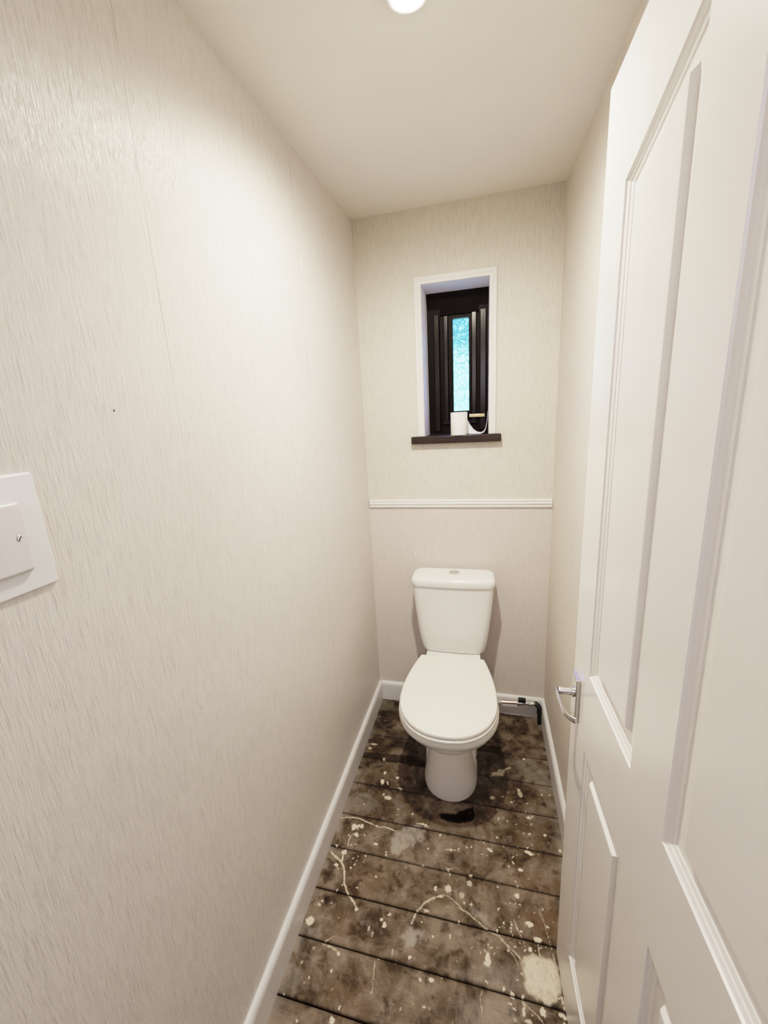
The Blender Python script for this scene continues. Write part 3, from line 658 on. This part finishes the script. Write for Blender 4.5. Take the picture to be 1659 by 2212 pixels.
def bowl_ring(z, w, df, db=0.03, wb=0.12, dc=0.49, n=28, pf=2.15, d1=0.237):
    """closed outline: rounded front, narrowing straight back"""
    half = []
    for i in range(n+1):
        a = PI/2*i/n
        half.append((w*math.cos(a)**(2/pf), dc + (df-dc)*math.sin(a)**(2/pf)))
    half = half[::-1]                                       # tip -> widest
    m = 14
    for i in range(1, m+1):
        d = dc + (d1-dc)*i/m
        half.append((w - (w-wb)*(i/m)**1.8, d))
    if db < d1 - 0.001:
        r = min(0.02, wb*0.3)
        half.append((wb, db + r)); half.append((wb - r*0.3, db + r*0.3)); half.append((wb - r, db))
    pts = [tp(x, d, z) for x, d in half]
    pts += [tp(-x, d, z) for x, d in half[::-1] if x > 1e-5]
    return pts

def col_ring(z, w, df, db, dc, n=24, pf=2.2):
    half = []
    for i in range(n+1):
        a = PI/2*i/n
        half.append((w*math.cos(a)**(2/pf), dc + (df-dc)*math.sin(a)**(2/pf)))
    half = half[::-1]
    r = 0.02
    half += [(w, db + r), (w - r*0.3, db + r*0.3), (w - r, db)]
    pts = [tp(x, d, z) for x, d in half]
    pts += [tp(-x, d, z) for x, d in half[::-1] if x > 1e-5]
    return pts

pan = MB()
secs = [(0.232, 0.078, 0.560, 0.33), (0.238, 0.092, 0.568, 0.30), (0.250, 0.106, 0.578, 0.27), (0.268, 0.122, 0.592, 0.24), (0.300, 0.148, 0.622, 0.22), (0.330, 0.167, 0.650, 0.03),
        (0.352, 0.177, 0.667, 0.03), (0.362, 0.1805, 0.673, 0.03), (0.366, 0.1835, 0.678, 0.03), (0.371, 0.187, 0.684, 0.03), (0.380, 0.1885, 0.687, 0.03),
        (0.390, 0.1885, 0.688, 0.03), (0.398, 0.1875, 0.686, 0.03), (0.4025, 0.184, 0.682, 0.03), (0.404, 0.178, 0.675, 0.03)]
pan.loft([bowl_ring(z, w, df, db if db < 0.2 else 0.236, wb=min(0.121, w*0.8), d1=0.262) for z, w, df, db in secs])
pan.loft([col_ring(z, w, df, 0.20, dc) for z, w, df, dc in
          [(-0.001, 0.1075, 0.5465, 0.42), (0.006, 0.1085, 0.5475, 0.42), (0.03, 0.105, 0.548, 0.42), (0.06, 0.0995, 0.5475, 0.425), (0.10, 0.0925, 0.548, 0.43), (0.15, 0.0865, 0.549, 0.435), (0.20, 0.083, 0.551, 0.44), (0.245, 0.080, 0.556, 0.44)]])
# trap body behind the front column
pan.loft([col_ring(z, w, df, 0.04, df-0.06, pf=3) for z, w, df in
          [(-0.001, 0.1075, 0.44), (0.10, 0.1060, 0.435), (0.20, 0.1045, 0.43), (0.28, 0.105, 0.44), (0.33, 0.115, 0.44)]])
pn = pan.build('pan', PANCER, toilet, angle=40)
for sx in (-1, 1):
    b_ = MB().lathe([(0.0052, 0), (0.0052, 0.004), (0.003, 0.006)], tp(sx*0.1045, 0.405, 0.085), 'x', 16)
    if sx < 0: b_.v = [(2*tp(-0.1045, 0, 0)[0]-x, y, z) for x, y, z in b_.v]; b_.f = [f[::-1] for f in b_.f]
    b_.build('fixing_screw', simple('rusty_fixing', (0.05, 0.035, 0.025), 0.6), pn)

seat = MB()
def scale_ring(z, g):                                        # g = inset
    return bowl_ring(z, 0.1845-g, 0.698-g, 0.237, wb=0.1415-g, pf=2.2)
def seat_loft(z0, z1, r, top_in):
    S = [(z0, 0.004), (z0+0.002, 0.001), (z0+0.005, 0), (z1-r, 0), (z1-r*0.4, r*0.25), (z1, top_in)]
    return [scale_ring(z, g) for z, g in S]
seat.loft(seat_loft(0.4045, 0.4185, 0.004, 0.004))
seat.build('seat', SEATP, toilet, angle=50)
lid = MB()
L = [scale_ring(z, g) for z, g in ((0.4205, 0.0055), (0.4215, 0.0035), (0.4245, 0.0025), (0.4310, 0.0025), (0.4340, 0.0038), (0.4358, 0.0065), (0.4366, 0.011))]
lid.loft(L, cap1=False)
# gently domed top
top = [(0.4366, 0.011), (0.4376, 0.03), (0.4384, 0.06), (0.4388, 0.10)]
def shrink(z, g):
    base = scale_ring(z, 0.011); f = 1 - (g-0.011)/0.17
    cy = 0.30 - 0.47
    return [(x*f, cy + (y-cy)*f, z) for x, y, _ in base]
lid.loft([shrink(z, g) for z, g in top], cap0=False)
ld = lid.build('seat_lid', SEATP, toilet, angle=60)
for sx in (-1, 1):
    MB().lathe([(0.010, -0.018), (0.011, -0.016), (0.011, 0.016), (0.010, 0.018)], tp(sx*0.075, 0.224, 0.416), 'x', 20).build('hinge', SEATP, ld)

def rrect(z, w, d0, d1, r, bow=0.006, n=8, g=0.0):
    """rounded rectangle seen from above with a slightly bowed front"""
    w, d0, d1 = w-g, d0+g, d1-g; pts = []
    for cx, cy, a0 in ((w-r, d1-r, 0), (-w+r, d1-r, PI/2), (-w+r, d0+r, PI), (w-r, d0+r, 1.5*PI)):
        for i in range(n+1):
            a = a0 + PI/2*i/n
            x, d = cx + r*math.cos(a), cy + r*math.sin(a)
            pts.append((x, d))
        if cy == d1-r and cx > 0:
            for i in range(1, 10): pts.append(((w-r)*(1-2*i/10), d1))
    out = []
    for x, d in pts:
        k = (d-d0)/(d1-d0)
        out.append(tp(x, d + bow*k*(1-(x/w)**2), z))
    return out
cis = MB()
rows = [(0.4045, 0.128, 0.148, 0.012), (0.4065, 0.135, 0.152, 0.006), (0.411, 0.1405, 0.1555, 0.002), (0.420, 0.1445, 0.158, 0), (0.45, 0.1505, 0.160, 0), (0.52, 0.1605, 0.1635, 0),
        (0.60, 0.1690, 0.1665, 0), (0.68, 0.1762, 0.1695, 0), (0.738, 0.1800, 0.171, 0)]
cis.loft([rrect(z, w, 0.03+g*0.5, d, 0.032) for z, w, d, g in rows])
ci = cis.build('cistern', CERAMIC, toilet, angle=50)
cl = MB()
cl.loft([rrect(z, 0.1855, 0.026, 0.1765, 0.036, bow=0.008, g=g) for z, g in
         ((0.7365, 0.004), (0.7385, 0.001), (0.742, 0.0), (0.757, 0.0), (0.764, 0.0012), (0.770, 0.0045), (0.7745, 0.0105), (0.7770, 0.020), (0.7778, 0.03))])
clo = cl.build('cistern_lid', CERAMIC, toilet, angle=60)
fb = MB().lathe([(0.0235, 0.0), (0.0235, 0.0025), (0.0222, 0.0036), (0.0195, 0.0036), (0.0188, 0.0026), (0.0178, 0.0026), (0.0170, 0.0040), (0.010, 0.0050), (0.0004, 0.0054)], tp(0.006, 0.094, 0.7774), 'z', 48)
fbo = fb.build('flush_button', CHROME, clo); fbo['label'] = 'round chrome flush button'

# ------------------------------------------------------------------ water supply pipe in the back right corner
pipe = empty('water_supply_pipe', (0.16, YB-0.045, 0))
tag(pipe, 'copper water pipe with black-handled valve along the skirting right of the toilet', 'pipe')
PO = (0.16, YB-0.045, 0)
def pbuild(mb, name, mat, par=pipe, lab=None):
    mb.v = rel(mb.v, PO); o = mb.build(name, mat, par, 40)
    if lab: o['label'] = lab
    return o
py = YB - 0.043
pbuild(MB().tube([(-0.02, py, 0.080), (0.086, py, 0.0865), (0.158, py, 0.0915)], 0.0078, 18), 'pipe', COPPER, lab='polished copper pipe')
pbuild(MB().tube([(0.062, py, 0.085), (0.0665, py, 0.0853), (0.067, py, 0.0853), (0.083, py, 0.0863)], [0.012, 0.012, 0.0135, 0.0135], 6), 'coupling', GREYP, lab='grey plastic coupling')
vb = MB()
vb.tube([(0.155, py, 0.0913), (0.1665, py, 0.092)], 0.0125, 6)
vb.tube([(0.166, py, 0.092), (0.205, py, 0.0945)], 0.0098, 20)
vb.tube([(0.203, py, 0.0945), (0.209, py, 0.0948), (0.221, py, 0.0955)], [0.009, 0.0125, 0.0125], 6)
vb.tube([(0.222, py, 0.0957), (0.233, py, 0.0962), (0.238, py, 0.0965)], [0.0105, 0.0118, 0.0098], 20)
pbuild(vb, 'valve', CHROME, lab='chrome isolating valve')
hd = MB(); hd.box(0.161, 0.195, py-0.012, py+0.006, 0.100, 0.1205)
bevel(pbuild(hd, 'valve_handle', BLACKP, lab='black valve handle'), 0.003)
el = MB()
pts = [(0.236, py, 0.0965)] + [(0.240 + 0.017*math.sin(a), py - 0.002*i, 0.0795 + 0.017*math.cos(a)) for i, a in enumerate(np.linspace(0.1, PI/2, 7))] + [(0.2575, py-0.012, 0.06), (0.2585, py-0.014, 0.0)]
el.tube(pts, [0.0115, 0.0125] + [0.0115]*6 + [0.009, 0.009], 16)
el.tube([(0.2575, py-0.011, 0.068), (0.2578, py-0.012, 0.056)], 0.0118, 8)
pbuild(el, 'elbow', BLACKP, lab='black elbow running down into the floor')

# ------------------------------------------------------------------ toilet roll on the window sill
RZ = 1.3897
roll = empty('toilet_roll', (-0.1135, 1.822, RZ))
tag(roll, 'white toilet roll standing on the dark window sill', 'toilet roll')
MB().lathe([(0.0200, 0.0), (0.0350, 0.0), (0.0358, 0.0015), (0.0358, 0.0955), (0.0350, 0.097), (0.0200, 0.097), (0.0200, 0.0)], (0, 0, 0), 'z', 56, False, False).build('paper_roll', PAPER, roll, 40)
MB().lathe([(0.0198, 0.0005), (0.0198, 0.0965), (0.0186, 0.0965), (0.0186, 0.0005), (0.0198, 0.0005)], (0, 0, 0), 'z', 32, False, False).build('cardboard_core', CARD, roll)
def loose_sheet():
    # leaves the roll standing on edge, twists flat on the sill, curls up the right reveal
    P = [((0.000, 0.0364), (0, 0, 0.097), (0, 0, 0.001)),
         ((0.012, 0.0370), (0, 0, 0.097), (0, 0, 0.001)),
         ((0.022, 0.0390), (0, 0.002, 0.086), (0, 0, 0.001)),
         ((0.034, 0.0420), (0, 0.008, 0.064), (0, 0, 0.001)),
         ((0.046, 0.0440), (0, 0.018, 0.040), (0, -0.006, 0.001)),
         ((0.060, 0.0450), (0, 0.028, 0.020), (0, -0.016, 0.001)),
         ((0.076, 0.0450), (0, 0.036, 0.008), (0, -0.028, 0.0012)),
         ((0.092, 0.0450), (0, 0.042, 0.004), (0, -0.038, 0.0015)),
         ((0.104, 0.0450), (0, 0.044, 0.009), (0, -0.042, 0.006)),
         ((0.112, 0.0450), (0, 0.044, 0.022), (0, -0.042, 0.016)),
         ((0.1165, 0.0450), (0, 0.043, 0.044), (0, -0.040, 0.036)),
         ((0.1195, 0.0450), (0, 0.042, 0.068), (0, -0.030, 0.060)),
         ((0.1215, 0.0450), (0, 0.041, 0.098), (0, -0.005, 0.090))]
    A = [(x, y+a[1], a[2]) for (x, y), a, b in P]; B = [(x, y+b[1], b[2]) for (x, y), a, b in P]
    v, f, n = [], [], 8
    for a, b in zip(A, B):
        for k in range(n+1):
            t = k/n; v.append(tuple(a[i]*(1-t)+b[i]*t for i in range(3)))
    for i in range(len(P)-1):
        for k in range(n):
            q = i*(n+1)+k; f.append((q, q+1, q+n+2, q+n+1))
    o = obj('loose_sheet', v, f, PAPER, roll, 60)
    o['label'] = 'loose end of paper trailing along the sill'
    s = o.modifiers.new('solid', 'SOLIDIFY'); s.thickness = 0.0005
    return o
loose_sheet()

# ------------------------------------------------------------------ switch plate on the left wall
sw = empty('switch_plate', (XL, 0.3035, 1.3635))
tag(sw, 'white wall switch plate with chrome screw on a square surround, left wall', 'switch')
def wplate(y0, y1, z0, z1, x0, x1, name, mat, par, r, e):
    """rounded square plate, softened front edge, standing off the wall from x0 to x1"""
    def ring(x, g):
        a, b, c, d, rr = y0+g-0.3035, y1-g-0.3035, z0+g-1.3635, z1-g-1.3635, max(r-g*0.6, 0.0005)
        pts = []
        for cy, cz, a0 in ((b-rr, d-rr, 0), (a+rr, d-rr, PI/2), (a+rr, c+rr, PI), (b-rr, c+rr, 1.5*PI)):
            for k in range(9):
                q = a0 + PI/2*k/8; pts.append((x-XL, cy+rr*math.cos(q), cz+rr*math.sin(q)))
        return pts
    rings = [ring(x0, 0)] + [ring(x1-e+e*math.sin(q), e*(1-math.cos(q))) for q in np.linspace(0, PI/2, 7)]
    return MB().loft(rings).build(name, mat, par, 40)
so = wplate(0.2335, 0.3735, 1.2930, 1.4355, XL, XL+0.0050, 'surround', SURROUND, sw, 0.003, 0.0016)
wplate(0.2308, 0.3742, 1.2918, 1.4368, XL, XL+0.0018, 'surround_rim', SURROUND, so, 0.004, 0.0006)
fp = wplate(0.2615, 0.3480, 1.3190, 1.4050, XL+0.004, XL+0.0130, 'faceplate', SWITCH, sw, 0.0055, 0.0050)
wplate(0.2935, 0.3125, 1.345, 1.379, XL+0.0115, XL+0.0155, 'rocker', SWITCH, fp, 0.0015, 0.0012)
for y in (0.2735, 0.3365):
    s_ = MB().lathe([(0.0034, 0.0), (0.0036, 0.0003), (0.0030, 0.0008)], (0.0128, y-0.3035, 1.3620-1.3635), 'x', 24)
    so_ = s_.build('screw', CHROME, fp)
    q = MB().box(0.0131, 0.01385, y-0.3035-0.0029, y-0.3035+0.0029, -0.0015-0.0005, -0.0015+0.0005)
    a = 0.9; cy, cz = y-0.3035, -0.0015
    q.v = [(x, cy+(yy-cy)*math.cos(a)-(z-cz)*math.sin(a), cz+(yy-cy)*math.sin(a)+(z-cz)*math.cos(a)) for x, yy, z in q.v]
    q.build('screw_slot', BLACKP, fp)

# ------------------------------------------------------------------ small marks: wall plug and a pin
pl = MB().lathe([(0.0045, 0.0), (0.0042, -0.003), (0.0022, -0.0042)], (0, 0, 0), 'y', 16).build('wall_plug', FILLER)
pl.location = (-0.327, YB, 0.834); tag(pl, 'tiny white plug stub in the end wall above the cistern', 'wall plug')
pn2 = MB().lathe([(0.0016, 0.0), (0.0014, 0.0012), (0.0006, 0.0016)], (0, 0, 0), 'x', 12).build('tack', simple('dull_steel', (0.12, 0.11, 0.10), 0.4, 0.8))
pn2.location = (XL-0.0004, 0.511, 1.511); tag(pn2, 'tiny dark tack head stuck in the left wall above the switch plate', 'tack')

# ------------------------------------------------------------------ ceiling light
LX, LY = -0.142, 0.916
LZ = ceil_z(LX, LY)
lamp = empty('ceiling_light', (LX, LY, LZ))
lamp.rotation_euler = (math.atan(0.065), 0, 0)              # follows the slope of the ceiling
tag(lamp, 'lit round white recessed downlight in the ceiling', 'ceiling light')
MB().lathe([(0.0300, 0.004), (0.0300, -0.0020), (0.0315, -0.0045), (0.0360, -0.0052), (0.0405, -0.0040), (0.0425, -0.0015), (0.0430, 0.002)], (0, 0, 0), 'z', 56, False, False).build('bezel', BULBFIT, lamp)
prof = [(0.0004, -0.0115)] + [(0.030*math.sin(a), -0.0025 - 0.009*math.cos(a)) for a in np.linspace(0.08, PI/2, 12)] + [(0.0298, 0.003)]
MB().lathe(prof, (0, 0, 0), 'z', 48).build('lamp_lens', LAMPG, lamp, 60)

# ------------------------------------------------------------------ lights
ar = bpy.data.lights.new('hall_light', 'AREA'); ar.shape = 'RECTANGLE'; ar.size = 0.9; ar.size_y = 0.9
ar.energy = 8.0; ar.color = (0.95, 0.90, 1.0)
ao = bpy.data.objects.new('hall_light', ar); COL.objects.link(ao)
ao.location = (0.05, -0.95, 2.1)
ao.rotation_euler = (Vector((-0.15, 0.9, 1.1)) - Vector(ao.location)).to_track_quat('-Z', 'Y').to_euler()

for nm, en, ang in (('lamp_spill', 42.0, 168), ('lamp_beam', 27.0, 78)):
    sl_ = bpy.data.lights.new(nm, 'SPOT'); sl_.energy = en; sl_.color = (1.0, 0.918, 0.76)
    sl_.spot_size = math.radians(ang); sl_.spot_blend = 1.0; sl_.shadow_soft_size = 0.028
    slo = bpy.data.objects.new(nm, sl_); COL.objects.link(slo); slo.location = (LX, LY, LZ-0.034)
    slo.rotation_euler = (math.radians(13), 0, 0)           # gimbal tilted a little towards the toilet

w = bpy.data.worlds.new('sky'); SC.world = w; w.use_nodes = True
nt = w.node_tree
bg = nt.nodes['Background']
tc = node(nt, 'ShaderNodeTexCoord')
sp = node(nt, 'ShaderNodeSeparateXYZ'); nt.links.new(tc.outputs['Generated'], sp.inputs[0])
f = math_n(nt, 'MULTIPLY', math_n(nt, 'ADD', sp.outputs['Z'], 0.2), 1.0)
sky = ramp(nt, f, [(0.0, (0.26, 0.84, 1.0)), (0.33, (0.25, 0.84, 1.0)), (0.365, (0.16, 0.74, 0.95)), (0.44, (0.10, 0.45, 1.0)), (0.54, (0.13, 0.25, 1.0)), (1.0, (0.12, 0.22, 1.0))])
gain = ramp(nt, f, [(0.0, 0.026), (0.325, 0.022), (0.365, 0.0062), (0.41, 0.009), (0.54, 0.9), (1.0, 1.0)])
nt.links.new(sky, bg.inputs['Color'])
nt.links.new(math_n(nt, 'MULTIPLY', gain, 140.0), bg.inputs['Strength'])

# ------------------------------------------------------------------ camera
cam = bpy.data.cameras.new('camera'); co = bpy.data.objects.new('camera', cam); COL.objects.link(co)
cam.sensor_fit = 'HORIZONTAL'; cam.sensor_width = 36.0; cam.lens = 36.0*865.1351/1659.0
cam.clip_start = 0.01; cam.clip_end = 60
yaw, pitch, roll_ = math.radians(14.5787), math.radians(13.151), math.radians(-3.0734)
Fv = Vector((-math.sin(yaw)*math.cos(pitch), math.cos(yaw)*math.cos(pitch), -math.sin(pitch)))
Rv = Vector((math.cos(yaw), math.sin(yaw), 0)); Uv = Rv.cross(Fv)
R2 = Rv*math.cos(roll_) + Uv*math.sin(roll_); U2 = -Rv*math.sin(roll_) + Uv*math.cos(roll_)
M = Matrix(((R2.x, U2.x, -Fv.x, 0), (R2.y, U2.y, -Fv.y, 0), (R2.z, U2.z, -Fv.z, CAM_H), (0, 0, 0, 1)))
co.matrix_world = M
SC.camera = co

SC.view_settings.view_transform = 'Standard'
SC.view_settings.look = 'None'
SC.view_settings.exposure = 0.0
SC.view_settings.use_curve_mapping = True
cm = SC.view_settings.curve_mapping                         # gentle shoulder like a phone's tone mapping
cm.clip_max_x = 6.0; cm.clip_max_y = 1.2; cm.use_clip = True
cv = cm.curves[3]
cv.points[0].location = (0, 0); cv.points[1].location = (6.0, 1.02)
for p in ((0.006, 0.0035), (0.02, 0.022), (0.05, 0.078), (0.10, 0.165), (0.20, 0.335), (0.31, 0.475), (0.45, 0.60), (0.80, 0.775), (1.4, 0.885), (2.5, 0.955)): cv.points.new(*p)
cm.update()
SC.view_settings.gamma = 1.0
SC.cycles.use_denoising = True
SC.cycles.max_bounces = 9
SC.cycles.use_adaptive_sampling = True
SC.cycles.adaptive_threshold = 0.08
SC.cycles.adaptive_min_samples = 16
SC.cycles.diffuse_bounces = 5
SC.cycles.sample_clamp_indirect = 6.0
